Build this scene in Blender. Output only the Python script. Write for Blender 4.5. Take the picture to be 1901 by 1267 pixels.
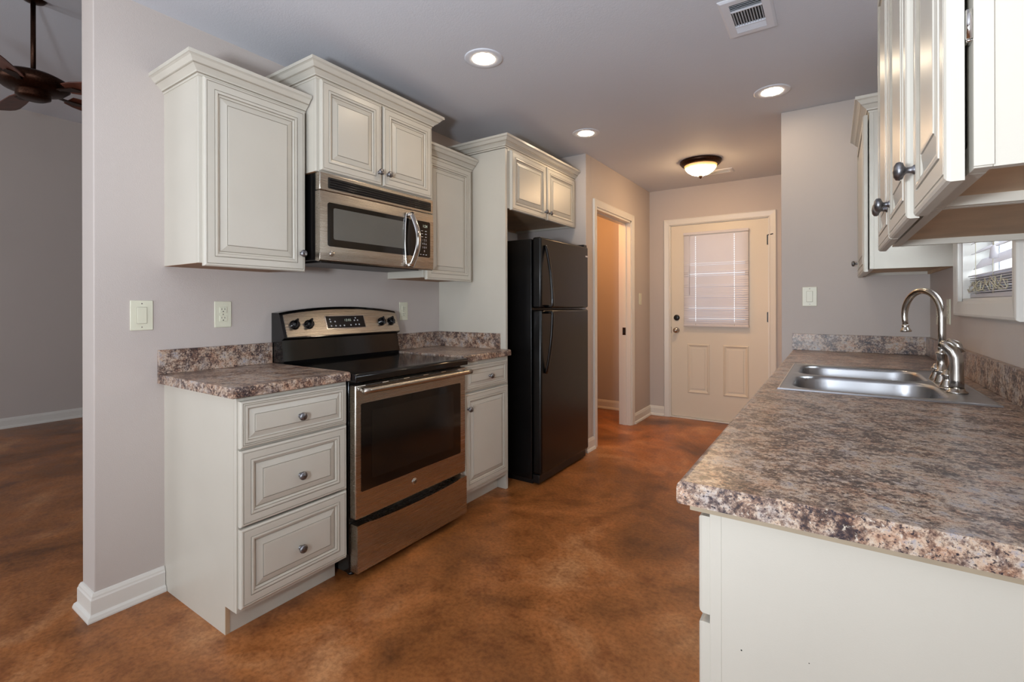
import bpy, bmesh, math, random
from mathutils import Vector, Matrix
random.seed(7)
for o in list(bpy.data.objects): bpy.data.objects.remove(o)
S = bpy.context.scene
COL = S.collection
PI = math.pi

# ------------------------------------------------------------------ camera
H = 1.201
yaw, roll = math.radians(33.777), math.radians(-0.135)
right = Vector((math.cos(yaw), math.sin(yaw), 0)); fwd = Vector((-math.sin(yaw), math.cos(yaw), 0)); up = Vector((0, 0, 1))
r3 = right*math.cos(roll) + up*math.sin(roll); u3 = up*math.cos(roll) - right*math.sin(roll)
cd = bpy.data.cameras.new('camera'); cam = bpy.data.objects.new('camera', cd); COL.objects.link(cam)
cd.sensor_width = 36; cd.lens = 890.4/1901*36; cd.shift_y = -(633.5-567.0)/1901
cd.clip_start = 0.02
M = Matrix((( r3.x, u3.x, -fwd.x, 0), (r3.y, u3.y, -fwd.y, 0), (r3.z, u3.z, -fwd.z, H), (0, 0, 0, 1)))
cam.matrix_world = M
S.camera = cam

# ------------------------------------------------------------------ world, lights, exposure
W = bpy.data.worlds.new('daylight'); S.world = W; W.use_nodes = True
bg = W.node_tree.nodes['Background']; bg.inputs[0].default_value = (0.80, 0.90, 1.0, 1); bg.inputs[1].default_value = 1.5
S.view_settings.view_transform = 'Standard'; S.view_settings.look = 'None'
S.view_settings.exposure = 0.46; S.view_settings.gamma = 1.0; S.view_settings.use_curve_mapping = False

def area_light(name, loc, aim, sx, sy, power, col):
    l = bpy.data.lights.new(name, 'AREA'); l.shape = 'RECTANGLE'; l.size = sx; l.size_y = sy; l.energy = power; l.color = col
    o = bpy.data.objects.new(name, l); COL.objects.link(o); o.location = loc
    o.rotation_euler = (Vector(aim)-Vector(loc)).to_track_quat('-Z', 'Y').to_euler(); return o
# added warm fill lamp in the pantry, out of sight behind the opening
pl = bpy.data.lights.new('pantry_fill_light', 'POINT'); pl.energy = 17; pl.color = (1.0, 0.46, 0.16); pl.shadow_soft_size = 0.05
po = bpy.data.objects.new('pantry_fill_light', pl); COL.objects.link(po); po.location = (-2.2, 4.2, 2.2)
# the photographer's flash, tilted up so most of it bounces off the ceiling
area_light('camera_flash', (-0.40, -0.60, 1.22), (-0.75, 0.2, 2.3), 0.22, 0.22, 39, (0.80, 0.89, 1.0))
# added fills at unseen dining and living room openings; daylight at the sink window
area_light('back_fill_light', (-1.2, -2.9, 1.10), (-1.4, 0, 1.75), 1.7, 1.9, 33, (0.90, 0.95, 1.0))
area_light('living_fill_light', (-4.7, -2.9, 1.4), (-4.7, 0, 2.6), 2.0, 1.3, 24, (0.93, 0.96, 1.0))
area_light('sink_window_daylight', (0.75, 2.37, 1.75), (-0.6, 2.2, 1.2), 0.7, 0.8, 10, (0.85, 0.93, 1.0))
WARM = (1.0, 0.80, 0.56)

# ------------------------------------------------------------------ materials
def lin(c):
    f = lambda v: v/12.92 if v <= 0.04045 else ((v+0.055)/1.055)**2.4
    return (f(c[0]/255), f(c[1]/255), f(c[2]/255), 1)
def base(name):
    m = bpy.data.materials.new(name); m.use_nodes = True
    nt = m.node_tree; b = nt.nodes['Principled BSDF']; return m, nt, b
def noise(nt, scale, detail=3, rough=0.5, vec=None):
    n = nt.nodes.new('ShaderNodeTexNoise'); n.inputs['Scale'].default_value = scale
    n.inputs['Detail'].default_value = detail; n.inputs['Roughness'].default_value = rough
    if vec is None:
        t = nt.nodes.new('ShaderNodeTexCoord'); vec = t.outputs['Object']
    nt.links.new(vec, n.inputs['Vector']); return n
def ramp(nt, src, stops):
    r = nt.nodes.new('ShaderNodeValToRGB'); e = r.color_ramp.elements
    while len(e) < len(stops): e.new(0.5)
    for i, (p, c) in enumerate(stops): e[i].position = p; e[i].color = c
    nt.links.new(src, r.inputs[0]); return r
def mix(nt, fac, a, b, mode='MIX'):
    m = nt.nodes.new('ShaderNodeMix'); m.data_type = 'RGBA'; m.blend_type = mode
    if isinstance(fac, float): m.inputs[0].default_value = fac
    else: nt.links.new(fac, m.inputs[0])
    for i, x in ((6, a), (7, b)):
        if isinstance(x, tuple): m.inputs[i].default_value = x
        else: nt.links.new(x, m.inputs[i])
    return m.outputs[2]
def bump(nt, b, src, strength, dist=0.002):
    n = nt.nodes.new('ShaderNodeBump'); n.inputs['Strength'].default_value = strength; n.inputs['Distance'].default_value = dist
    nt.links.new(src, n.inputs['Height']); nt.links.new(n.outputs[0], b.inputs['Normal'])
def paint(name, rgb, rough=0.5, var=0.03, vscale=3.0, bs=0.0, bscale=300, spec=0.5):
    m, nt, b = base(name)
    c = lin(rgb); n = noise(nt, vscale, 4)
    d = tuple(x*(1-var) for x in c[:3])+(1,); l = tuple(min(1, x*(1+var)) for x in c[:3])+(1,)
    r = ramp(nt, n.outputs[0], [(0.3, d), (0.7, l)])
    nt.links.new(r.outputs[0], b.inputs['Base Color']); b.inputs['Roughness'].default_value = rough
    b.inputs['Specular IOR Level'].default_value = spec
    if bs: bump(nt, b, noise(nt, bscale, 2).outputs[0], bs)
    return m
def metal(name, rgb, rough, aniso=None, var=0.0):
    m, nt, b = base(name); b.inputs['Metallic'].default_value = 1; b.inputs['Roughness'].default_value = rough
    b.inputs['Base Color'].default_value = lin(rgb)
    if aniso is not None:      # brushed: fine streaks stretched along one axis
        t = nt.nodes.new('ShaderNodeTexCoord'); mp = nt.nodes.new('ShaderNodeMapping'); mp.inputs['Scale'].default_value = aniso
        nt.links.new(t.outputs['Object'], mp.inputs[0]); n = noise(nt, 1.0, 3, 0.6, mp.outputs[0])
        r = ramp(nt, n.outputs[0], [(0.3, (rough*0.9,)*3+(1,)), (0.7, (rough*1.12,)*3+(1,))]); nt.links.new(r.outputs[0], b.inputs['Roughness'])
        b.inputs['Anisotropic'].default_value = 0.3
    elif var:
        n = noise(nt, 120, 3); c = lin(rgb)
        r = ramp(nt, n.outputs[0], [(0.35, tuple(x*(1-var) for x in c[:3])+(1,)), (0.65, c)]); nt.links.new(r.outputs[0], b.inputs['Base Color'])
    return m
def emit(name, col, strength):
    m, nt, b = base(name); b.inputs['Base Color'].default_value = (0.8, 0.8, 0.8, 1)
    b.inputs['Emission Color'].default_value = tuple(col)+(1,); b.inputs['Emission Strength'].default_value = strength
    n = noise(nt, 12, 2); r = ramp(nt, n.outputs[0], [(0.2, tuple(x*0.93 for x in col)+(1,)), (0.8, tuple(col)+(1,))])
    nt.links.new(r.outputs[0], b.inputs['Emission Color'])
    return m

m_wall = paint('wall_paint', (190, 180, 173), 0.62, 0.015, 2, 0.25, 260, 0.35)
m_ceil = paint('ceiling_paint', (206, 207, 212), 0.75, 0.012, 2, 0.35, 160, 0.25)
m_trim = paint('trim_paint', (218, 214, 206), 0.35, 0.01, 3)
m_cream = paint('cabinet_cream', (196, 190, 177), 0.33, 0.02, 5, 0.05, 400)
m_glaze = paint('cabinet_glaze', (150, 141, 126), 0.45, 0.10, 20)
m_raw = paint('raw_wood', (188, 160, 128), 0.6, 0.12, 9)
m_strip = paint('particle_strip', (160, 144, 120), 0.6, 0.08, 20)
m_underside = paint('cabinet_underside', (150, 112, 78), 0.6, 0.12, 9)
m_crownback = paint('crown_back_wood', (118, 78, 55), 0.7, 0.15, 30)
m_door = paint('door_paint', (216, 206, 188), 0.42, 0.01, 3)
m_plate = paint('almond_plastic', (216, 214, 192), 0.35, 0.01, 4)
m_white = paint('white_enamel', (214, 216, 222), 0.4, 0.01, 4)
def make_blind():
    m = paint('blind_vinyl', (226, 222, 224), 0.45, 0.01, 6); nt = m.node_tree; b = nt.nodes['Principled BSDF']
    tr = nt.nodes.new('ShaderNodeBsdfTranslucent'); tr.inputs[0].default_value = (0.80, 0.78, 0.82, 1); mx = nt.nodes.new('ShaderNodeMixShader'); mx.inputs[0].default_value = 0.30
    nt.links.new(b.outputs[0], mx.inputs[1]); nt.links.new(tr.outputs[0], mx.inputs[2]); nt.links.new(mx.outputs[0], nt.nodes['Material Output'].inputs[0]); return m
m_blind = make_blind()
m_duct = paint('duct_dark', (20, 20, 24), 0.8, 0.1, 4)
m_bronze = metal('bronze', (70, 48, 38), 0.42, var=0.4)
m_pewter = metal('pewter', (150, 149, 152), 0.42, var=0.55)
m_chrome = metal('chrome', (205, 203, 200), 0.12)
m_nickel = metal('brushed_nickel', (186, 180, 172), 0.22)
m_steelY = metal('brushed_steel', (184, 175, 163), 0.27, (60, 3, 900))
m_sink = metal('sink_steel', (172, 172, 174), 0.30, (3, 60, 60))
m_blackgloss = paint('black_gloss', (10, 10, 11), 0.10, 0.1, 3, spec=0.6)
m_blackplastic = paint('black_plastic', (14, 14, 15), 0.35, 0.1, 3)
m_fridge = paint('black_textured', (11, 10, 10), 0.27, 0.25, 4, 0.12, 420, 0.42)
m_ovenglass = paint('oven_glass', (13, 11, 10), 0.07, 0.1, 3, spec=0.6)
m_ovenwin = paint('oven_window_inner', (22, 19, 16), 0.12, 0.2, 3, spec=0.6)
m_micwin = paint('microwave_window_mesh', (92, 91, 86), 0.16, 0.06, 4, spec=0.8)
m_label = paint('printed_labels', (200, 200, 205), 0.5, 0.02, 4)
m_led = emit('clock_segments', (0.25, 0.8, 0.15), 0.12)
m_lens = emit('can_light_lens', (1.0, 0.80, 0.56), 70)
def make_dome():
    m, nt, b = base('alabaster_glow'); b.inputs['Base Color'].default_value = (0.8, 0.7, 0.5, 1); b.inputs['Emission Strength'].default_value = 62
    t = nt.nodes.new('ShaderNodeTexCoord'); sp_ = nt.nodes.new('ShaderNodeSeparateXYZ'); nt.links.new(t.outputs['Object'], sp_.inputs[0])
    mr = nt.nodes.new('ShaderNodeMapRange'); mr.inputs['From Min'].default_value = -0.036; mr.inputs['From Max'].default_value = -0.10
    nt.links.new(sp_.outputs[2], mr.inputs[0])
    n = noise(nt, 9, 3, 0.6); ad = nt.nodes.new('ShaderNodeMath'); ad.operation = 'MULTIPLY_ADD'; ad.inputs[1].default_value = 0.5; nt.links.new(n.outputs[0], ad.inputs[0]); nt.links.new(mr.outputs[0], ad.inputs[2])
    r = ramp(nt, ad.outputs[0], [(0.28, (0.009, 0.0036, 0.0006, 1)), (0.52, (0.012, 0.0075, 0.0020, 1)), (0.68, (0.06, 0.036, 0.013, 1)), (0.95, (1.0, 0.66, 0.36, 1))]); nt.links.new(r.outputs[0], b.inputs['Emission Color'])
    return m
m_dome = make_dome()
m_fanwood = paint('fan_blade_wood', (92, 50, 36), 0.4, 0.3, 12)
m_lrwall = m_wall
m_cord = paint('blind_cord', (214, 206, 178), 0.7, 0.05, 10)

def make_granite():
    m, nt, b = base('laminate_granite')
    t = nt.nodes.new('ShaderNodeTexCoord'); v = t.outputs['Object']
    n0 = noise(nt, 13, 4, 0.65, v); n1 = noise(nt, 66, 7, 0.78, v); n2 = noise(nt, 150, 4, 0.7, v); n3 = noise(nt, 330, 2, 0.6, v)
    def madd(a, k, b_):
        q = nt.nodes.new('ShaderNodeMath'); q.operation = 'MULTIPLY_ADD'; nt.links.new(a, q.inputs[0]); q.inputs[1].default_value = k; nt.links.new(b_, q.inputs[2]); return q.outputs[0]
    f = madd(n0.outputs[0], 0.55, n1.outputs[0])          # veins: fine grain shifted by larger clusters
    a = ramp(nt, f, [(0.62, lin((58, 46, 46))), (0.69, lin((106, 84, 74))), (0.76, lin((158, 134, 118))), (0.84, lin((212, 192, 170))), (0.94, lin((172, 168, 172)))])
    n4 = noise(nt, 24, 3, 0.6, v); tone = ramp(nt, n4.outputs[0], [(0.36, lin((226, 196, 178))), (0.5, lin((236, 230, 224))), (0.64, lin((206, 212, 228)))])
    ac = mix(nt, 0.85, a.outputs[0], tone.outputs[0], 'MULTIPLY')
    g = madd(n0.outputs[0], 0.30, n2.outputs[0])
    k = ramp(nt, g, [(0.52, (1, 1, 1, 1)), (0.60, (0, 0, 0, 1))]); c = mix(nt, k.outputs[0], ac, lin((44, 36, 44)))
    k2 = ramp(nt, n2.outputs[0], [(0.58, (0, 0, 0, 1)), (0.68, (1, 1, 1, 1))]); c = mix(nt, k2.outputs[0], c, lin((206, 194, 178)))
    k3 = ramp(nt, n3.outputs[0], [(0.30, (1, 1, 1, 1)), (0.40, (0, 0, 0, 1))]); c = mix(nt, k3.outputs[0], c, lin((66, 54, 60)))
    nt.links.new(c, b.inputs['Base Color']); b.inputs['Roughness'].default_value = 0.31; b.inputs['Specular IOR Level'].default_value = 0.5
    return m
m_granite = make_granite()
def make_floor():
    m, nt, b = base('stained_concrete')
    t = nt.nodes.new('ShaderNodeTexCoord'); v = t.outputs['Object']
    n1 = noise(nt, 1.7, 6, 0.6, v); n1.inputs['Distortion'].default_value = 0.6
    n2 = noise(nt, 7, 6, 0.65, v); n3 = noise(nt, 60, 4, 0.6, v)
    a = ramp(nt, n1.outputs[0], [(0.32, lin((108, 66, 35))), (0.45, lin((155, 99, 53))), (0.55, lin((182, 118, 67))), (0.68, lin((210, 154, 106)))])
    d = ramp(nt, n2.outputs[0], [(0.30, lin((188, 168, 152))), (0.50, lin((240,236,232))), (0.72, lin((255, 244, 230)))])
    c = mix(nt, 0.9, a.outputs[0], d.outputs[0], 'MULTIPLY')
    g = ramp(nt, n3.outputs[0], [(0.3, lin((205, 195, 186))), (0.6, (1, 1, 1, 1))]); c = mix(nt, 0.9, c, g.outputs[0], 'MULTIPLY')
    nt.links.new(c, b.inputs['Base Color'])
    r = ramp(nt, n2.outputs[0], [(0.3, (0.30,)*3+(1,)), (0.7, (0.42,)*3+(1,))]); nt.links.new(r.outputs[0], b.inputs['Roughness'])
    b.inputs['Specular IOR Level'].default_value = 0.4
    return m
m_floor = make_floor()
def make_glass():
    m, nt, b = base('window_glass'); b.inputs['Transmission Weight'].default_value = 1; b.inputs['Roughness'].default_value = 0.0
    b.inputs['IOR'].default_value = 1.05; b.inputs['Base Color'].default_value = (0.96, 0.98, 0.98, 1)
    return m
m_glass = make_glass()

# ------------------------------------------------------------------ mesh helpers
class MB:
    def __init__(s): s.bm = bmesh.new(); s.mats = []
    def mi(s, m):
        if m not in s.mats: s.mats.append(m)
        return s.mats.index(m)
    def faces(s, pts, fs, m, smooth=False):
        vs = [s.bm.verts.new(p) for p in pts]; i = s.mi(m)
        for f in fs:
            try:
                fc = s.bm.faces.new([vs[k] for k in f]); fc.material_index = i; fc.smooth = smooth
            except ValueError: pass
        return vs
    def box(s, x0, x1, y0, y1, z0, z1, m, bev=0.0):
        vs = s.faces([(x0,y0,z0),(x1,y0,z0),(x1,y1,z0),(x0,y1,z0),(x0,y0,z1),(x1,y0,z1),(x1,y1,z1),(x0,y1,z1)],
                     [(0,3,2,1),(4,5,6,7),(0,1,5,4),(1,2,6,5),(2,3,7,6),(3,0,4,7)], m)
        if bev: s.bevel(vs, bev, m)
    def bevel(s, vs, w, m, seg=2):
        es = set(e for v in vs for e in v.link_edges)
        r = bmesh.ops.bevel(s.bm, geom=list(es), offset=w, segments=seg, affect='EDGES', profile=0.5)
        i = s.mi(m)
        for f in r['faces']: f.material_index = i; f.smooth = True
    def prism(s, pts, ext, m, bev=0.0):      # polygon points (3D) extruded by vector ext
        n = len(pts); e = Vector(ext); P = [Vector(p) for p in pts]
        vs = s.faces(P+[p+e for p in P], [tuple(range(n))[::-1], tuple(range(n, 2*n))]+[(i, (i+1)%n, n+(i+1)%n, n+i) for i in range(n)], m)
        if bev: s.bevel(vs, bev, m)
    def lathe(s, c, ax, prof, m, n=24):      # prof: (radius, along-axis)
        ax = Vector(ax).normalized(); t = Vector((0,0,1)) if abs(ax.z) < 0.9 else Vector((1,0,0))
        a = ax.cross(t).normalized(); b = ax.cross(a); c = Vector(c); pts = []; fs = []
        for (r, h) in prof:
            for k in range(n):
                th = 2*PI*k/n; pts.append(c+ax*h+(a*math.cos(th)+b*math.sin(th))*max(r, 1e-5))
        for i in range(len(prof)-1):
            for k in range(n): fs.append((i*n+k, i*n+(k+1)%n, (i+1)*n+(k+1)%n, (i+1)*n+k))
        if prof[0][0] > 1e-4: fs.append(tuple(range(n)))
        if prof[-1][0] > 1e-4: fs.append(tuple(range((len(prof)-1)*n, len(prof)*n)))
        s.faces(pts, fs, m, True)
    def tube(s, path, r, m, n=12, flat=None, cap=True, side=None):   # round or flattened tube; r number or list; flat = (side radius, other radius)
        P = [Vector(p) for p in path]; R = r if isinstance(r, list) else [r]*len(P); pts = []; fs = []
        prev = None
        for i, p in enumerate(P):
            t = (P[min(i+1, len(P)-1)]-P[max(i-1, 0)]).normalized()
            if side is not None: a = (Vector(side)-t*Vector(side).dot(t)).normalized()
            else:
                if prev is None: prev = Vector((0,0,1)) if abs(t.z) < 0.9 else Vector((1,0,0))
                a = (prev-t*prev.dot(t)).normalized(); prev = a
            b = t.cross(a)
            ra, rb = (R[i]*flat[0], R[i]*flat[1]) if flat else (R[i], R[i])
            for k in range(n):
                th = 2*PI*k/n; pts.append(p+a*math.cos(th)*ra+b*math.sin(th)*rb)
        for i in range(len(P)-1):
            for k in range(n): fs.append((i*n+k, i*n+(k+1)%n, (i+1)*n+(k+1)%n, (i+1)*n+k))
        if cap: fs += [tuple(range(n)), tuple(range((len(P)-1)*n, len(P)*n))]
        s.faces(pts, fs, m, True)
    def sweep(s, path, prof, m, O=(0,0,0), A=(1,0,0), B=(0,1,0), N=(0,0,1), side=1, closed=False, mats=None):
        # profile (offset to the side of the path, height along N) swept with mitred corners
        P = [Vector(p) for p in path]; n = len(P); O, A, B, N = map(Vector, (O, A, B, N)); k = len(prof); pts = []
        def nrm(i, j):
            d = (P[j]-P[i]).normalized(); return Vector((-d.y, d.x))*side
        for i in range(n):
            if closed: n0 = nrm((i-1)%n, i); n1 = nrm(i, (i+1)%n)
            else: n0 = nrm(max(i-1, 0), max(i-1, 0)+1) if i else nrm(0, 1); n1 = nrm(i, i+1) if i < n-1 else n0
            mt = (n0+n1)/(1+n0.dot(n1))
            for (o, h) in prof:
                q = P[i]+mt*o; pts.append(O+A*q.x+B*q.y+N*h)
        vs = [s.bm.verts.new(p) for p in pts]
        for i in range(n if closed else n-1):
            j = (i+1) % n
            for q in range(k):
                f = s.bm.faces.new((vs[i*k+q], vs[i*k+(q+1)%k], vs[j*k+(q+1)%k], vs[j*k+q]))
                f.material_index = s.mi(mats[q] if mats else m)
        if not closed:
            for f in (range(k), range((n-1)*k, n*k)):
                fc = s.bm.faces.new([vs[q] for q in f]); fc.material_index = s.mi(m)
    def build(s, name, parent=None, smooth_angle=None):
        bmesh.ops.recalc_face_normals(s.bm, faces=s.bm.faces)
        off = parent_world(parent) if parent else Vector((0,0,0))
        if off.length: bmesh.ops.translate(s.bm, verts=s.bm.verts, vec=-off)
        me = bpy.data.meshes.new(name); s.bm.to_mesh(me); s.bm.free()
        for m in s.mats: me.materials.append(m)
        o = bpy.data.objects.new(name, me); COL.objects.link(o)
        if parent: o.parent = parent
        return o
def parent_world(o):
    v = Vector((0,0,0))
    while o is not None: v += o.location; o = o.parent
    return v
def thing(name, loc, label, cat, group=None):
    o = bpy.data.objects.new(name, None); o.empty_display_size = 0.1; COL.objects.link(o); o.location = loc
    o['label'] = label; o['category'] = cat
    if group: o['group'] = group
    return o
def tag(o, label, cat, group=None):
    o['label'] = label; o['category'] = cat
    if group: o['group'] = group
    return o
def struct(mb, name):
    o = mb.build(name); o['kind'] = 'structure'; return o
def reorigin(o, loc):
    loc = Vector(loc)
    for v in o.data.vertices: v.co -= loc
    o.location = loc; return o
def text_faces(mb, txt, size, O, U, V, W, m, align='CENTER'):
    c = bpy.data.curves.new('t', 'FONT'); c.body = txt; c.size = size; c.align_x = align; c.align_y = 'CENTER'
    o = bpy.data.objects.new('t', c); COL.objects.link(o)
    dg = bpy.context.evaluated_depsgraph_get(); me = o.evaluated_get(dg).to_mesh()
    O, U, V, W = map(Vector, (O, U, V, W))
    mb.faces([O+U*v.co.x+V*v.co.y+W*0.0004 for v in me.vertices], [tuple(p.vertices) for p in me.polygons], m)
    o.evaluated_get(dg).to_mesh_clear(); bpy.data.objects.remove(o); bpy.data.curves.remove(c)

# ------------------------------------------------------------------ key planes (metres, camera stands over the origin)
XW, XW2 = -2.357, -2.49          # left kitchen wall, both faces
YE = 0.637                       # its free end
YJ = 3.589                       # wall beside the refrigerator
XH = -1.673                      # hall left wall
YF = 5.224                       # far wall
XR = 0.454                       # right wall
XS, YS = -0.276, 3.541           # stub wall at the end of the sink run
ZC = 2.44
YB = -2.8

mb = MB(); mb.box(-7.1, 0.9, -3.0, 6.4, -0.12, 0, m_floor); struct(mb, 'floor')
mb = MB(); mb.box(XW, 0.9, YB-0.1, YE, ZC, ZC+0.1, m_ceil); mb.box(XW, 0.9, YE, 5.5, ZC, ZC+0.1, m_ceil); mb.box(-3.3, XW, YJ, 5.5, ZC, ZC+0.1, m_ceil); struct(mb, 'ceiling')
mb = MB(); mb.box(XW2, XW, YE, YJ+0.1, 0, 3.4, m_wall, 0.004); struct(mb, 'wall_left')
mb = MB(); mb.box(XW2, XW, YB-0.1, YE, ZC, 3.4, m_wall); struct(mb, 'wall_header')
mb = MB(); mb.box(XW, XH, YJ, YJ+0.1, 0, ZC, m_wall, 0.003); struct(mb, 'wall_fridge_side')
mb = MB()
oy0, oy1, oz = 3.787, 4.637, 2.035      # pantry opening
mb.box(XH-0.12, XH, YJ+0.1, oy0, 0, ZC, m_wall); mb.box(XH-0.12, XH, oy1, YF, 0, ZC, m_wall); mb.box(XH-0.12, XH, oy0, oy1, oz, ZC, m_wall); struct(mb, 'wall_hall')
dx0, dx1, dz = -1.452, -0.510, 2.05     # entry door opening
mb = MB(); mb.box(-3.3, dx0, YF, YF+0.15, 0, ZC, m_wall); mb.box(dx1, 0.9, YF, YF+0.15, 0, ZC, m_wall); mb.box(dx0, dx1, YF, YF+0.15, dz, ZC, m_wall); struct(mb, 'wall_far')
mb = MB(); mb.box(XS, 0.75, YS, YF, 0, ZC, m_wall, 0.004); struct(mb, 'wall_stub')
wy0, wy1, wz0, wz1 = 2.00, 2.745, 1.212, 2.10
mb = MB(); mb.box(XR, XR+0.15, YB-0.1, wy0, 0, ZC, m_wall); mb.box(XR, XR+0.15, wy1, YS+0.02, 0, ZC, m_wall)
mb.box(XR, XR+0.15, wy0, wy1, 0, wz0, m_wall); mb.box(XR, XR+0.15, wy0, wy1, wz1, ZC, m_wall); struct(mb, 'wall_right')
mb = MB(); px0, px1 = -2.1, 0.2     # back wall of the dining end, with two openings added to let light in
for a in ((XW2, px0, 0, 3.4), (px1, 0.9, 0, 3.4), (px0, px1, 2.1, 3.4), (-7.1, -5.7, 0, 3.4), (-3.7, XW2, 0, 3.4), (-5.7, -3.7, 0, 0.75), (-5.7, -3.7, 2.05, 3.4)):
    mb.box(a[0], a[1], YB-0.12, YB, a[2], a[3], m_wall)
struct(mb, 'wall_back')
mb = MB(); mb.box(-6.92, -6.77, YB-0.1, 4.6, 0, 3.6, m_lrwall); struct(mb, 'wall_living')
mb = MB(); mb.box(-6.92, XW2, 4.5, 4.62, 0, 3.6, m_lrwall); mb.box(XW2-0.0, XW2+0.02, YJ, 4.5, 0, 3.4, m_lrwall); struct(mb, 'wall_living_end')
mb = MB(); mb.prism([(-6.92, YB-0.1, 3.18), (-4.45, YB-0.1, 3.24), (XW2, YB-0.1, 2.72), (XW2, YB-0.1, 2.85), (-4.45, YB-0.1, 3.37), (-6.92, YB-0.1, 3.3)], (0, 7.5, 0), m_ceil); struct(mb, 'ceiling_living')
mb = MB(); mb.box(-3.3, -3.2, YJ, YF, 0, ZC, m_wall); mb.box(-3.3, XW, YJ, YJ+0.1, 0, ZC, m_wall); struct(mb, 'wall_pantry')

# baseboards
BB = [(0, 0), (0.026, 0), (0.026, 0.006), (0.022, 0.018), (0.015, 0.024), (0.014, 0.026), (0.014, 0.078), (0.011, 0.084), (0.010, 0.090), (0.005, 0.100), (0, 0.102)]
def baseboard(path, name, side):
    mb = MB(); mb.sweep(path, BB, m_trim, side=side); struct(mb, name)
baseboard([(XW, 0.868), (XW, YE), (XW2, YE), (XW2, 3.5)], 'baseboard_left', 1)
baseboard([(-6.77, -2.7), (-6.77, 4.5)], 'baseboard_living', -1)
baseboard([(XW+0.4, YJ), (XH, YJ), (XH, oy0-0.062)], 'baseboard_fridge_side', -1)
baseboard([(XH, oy1+0.062), (XH, YF), (dx0-0.062, YF)], 'baseboard_far', -1)
baseboard([(dx1+0.062, YF), (XS, YF), (XS, YS+0.0)], 'baseboard_hall_right', -1)
baseboard([(-3.15, YF), (XH-0.12, YF)], 'baseboard_pantry', -1)
# casings: profile swept round the openings
CAS = [(0, 0), (0, 0.010), (0.006, 0.013), (0.012, 0.011), (0.046, 0.016), (0.055, 0.018), (0.062, 0.014), (0.062, 0)]
mb = MB(); mb.sweep([(oy0, 0), (oy0, oz), (oy1, oz), (oy1, 0)], CAS, m_trim, O=(XH, 0, 0), A=(0, 1, 0), B=(0, 0, 1), N=(1, 0, 0), side=1)
mb.box(XH-0.12, XH+0.002, oy0-0.001, oy0+0.018, 0, oz, m_trim); mb.box(XH-0.12, XH+0.002, oy1-0.018, oy1+0.001, 0, oz, m_trim); mb.box(XH-0.12, XH+0.002, oy0, oy1, oz-0.018, oz+0.001, m_trim)
mb.box(XH-0.08, XH-0.045, oy0+0.018, oy0+0.028, 0, oz-0.018, m_trim); mb.box(XH-0.08, XH-0.045, oy1-0.028, oy1-0.018, 0, oz-0.018, m_trim); mb.box(XH-0.08, XH-0.045, oy0+0.018, oy1-0.018, oz-0.028, oz-0.018, m_trim)
struct(mb, 'trim_1')
mb = MB(); mb.sweep([(dx0, 0), (dx0, dz), (dx1, dz), (dx1, 0)], CAS, m_trim, O=(0, YF, 0), A=(1, 0, 0), B=(0, 0, 1), N=(0, -1, 0), side=1)
mb.box(dx0-0.001, dx0+0.008, YF-0.002, YF+0.15, 0, dz, m_trim); mb.box(dx1-0.008, dx1+0.001, YF-0.002, YF+0.15, 0, dz, m_trim); mb.box(dx0, dx1, YF-0.002, YF+0.15, dz-0.006, dz+0.001, m_trim)
struct(mb, 'trim_2')
mb = MB(); mb.box(dx0, dx1, YF-0.01, YF+0.14, 0, 0.014, m_trim, 0.004); struct(mb, 'trim_3')
mb = MB(); mb.box(XH-0.078, XH-0.046, oy1-0.0305, oy1-0.027, 0.90, 0.975, m_bronze, 0.001); mb.box(XH-0.07, XH-0.055, oy1-0.0315, oy1-0.028, 0.92, 0.955, m_duct); tag(mb.build('strike_plate'), 'dark metal strike plate on the pantry door jamb', 'strike plate')

# ------------------------------------------------------------------ entry door with glass and mini blind
x0, x1, z0, z1 = -1.443, -0.519, 0.018, 2.043; yd = YF+0.012
gx0, gx1, gz0, gz1 = -1.27, -0.72, 1.02, 1.92
mb = MB()
for a in ((x0, gx0, z0, z1), (gx1, x1, z0, z1), (gx0, gx1, z0, gz0), (gx0, gx1, gz1, z1)): mb.box(a[0], a[1], yd, yd+0.044, a[2], a[3], m_door)
PM = [(0, 0), (0.004, 0.007), (0.012, 0.009), (0.020, 0.004), (0.030, 0.0005), (0.030, -0.002), (0, -0.002)]
for (a, b) in ((-1.275, -1.055), (-0.925, -0.692)):
    mb.sweep([(a, 0.275), (b, 0.275), (b, 0.79), (a, 0.79)], PM, m_door, O=(0, yd, 0), A=(1, 0, 0), B=(0, 0, 1), N=(0, -1, 0), side=1, closed=True)
    mb.box(a+0.045, b-0.045, yd-0.004, yd, 0.32, 0.745, m_door, 0.003)
dr = mb.build('door_1'); dr['kind'] = 'structure'; reorigin(dr, (-0.98, yd, 0.018))
def on(par, name, fn, label=None):
    mb = MB(); fn(mb); o = mb.build(name, par)
    if label: o['label'] = label
    return o
on(dr, 'lite_frame', lambda mb: mb.sweep([(gx0, gz0), (gx1, gz0), (gx1, gz1), (gx0, gz1)], [(-0.002, -0.002), (-0.002, 0.006), (0.012, 0.011), (0.028, 0.004), (0.028, -0.002)], m_door, O=(0, yd, 0), A=(1, 0, 0), B=(0, 0, 1), N=(0, -1, 0), side=-1, closed=True))
on(dr, 'glass_pane', lambda mb: mb.box(gx0, gx1, yd+0.02, yd+0.026, gz0, gz1, m_glass))
def knob_door(mb): mb.lathe((-1.385, yd, 0.93), (0, -1, 0), [(0.030, 0), (0.030, 0.006), (0.014, 0.010), (0.011, 0.03), (0.022, 0.037), (0.028, 0.050), (0.024, 0.060), (0.0, 0.063)], m_nickel)
on(dr, 'door_knob', knob_door, 'satin nickel door knob')
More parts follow.
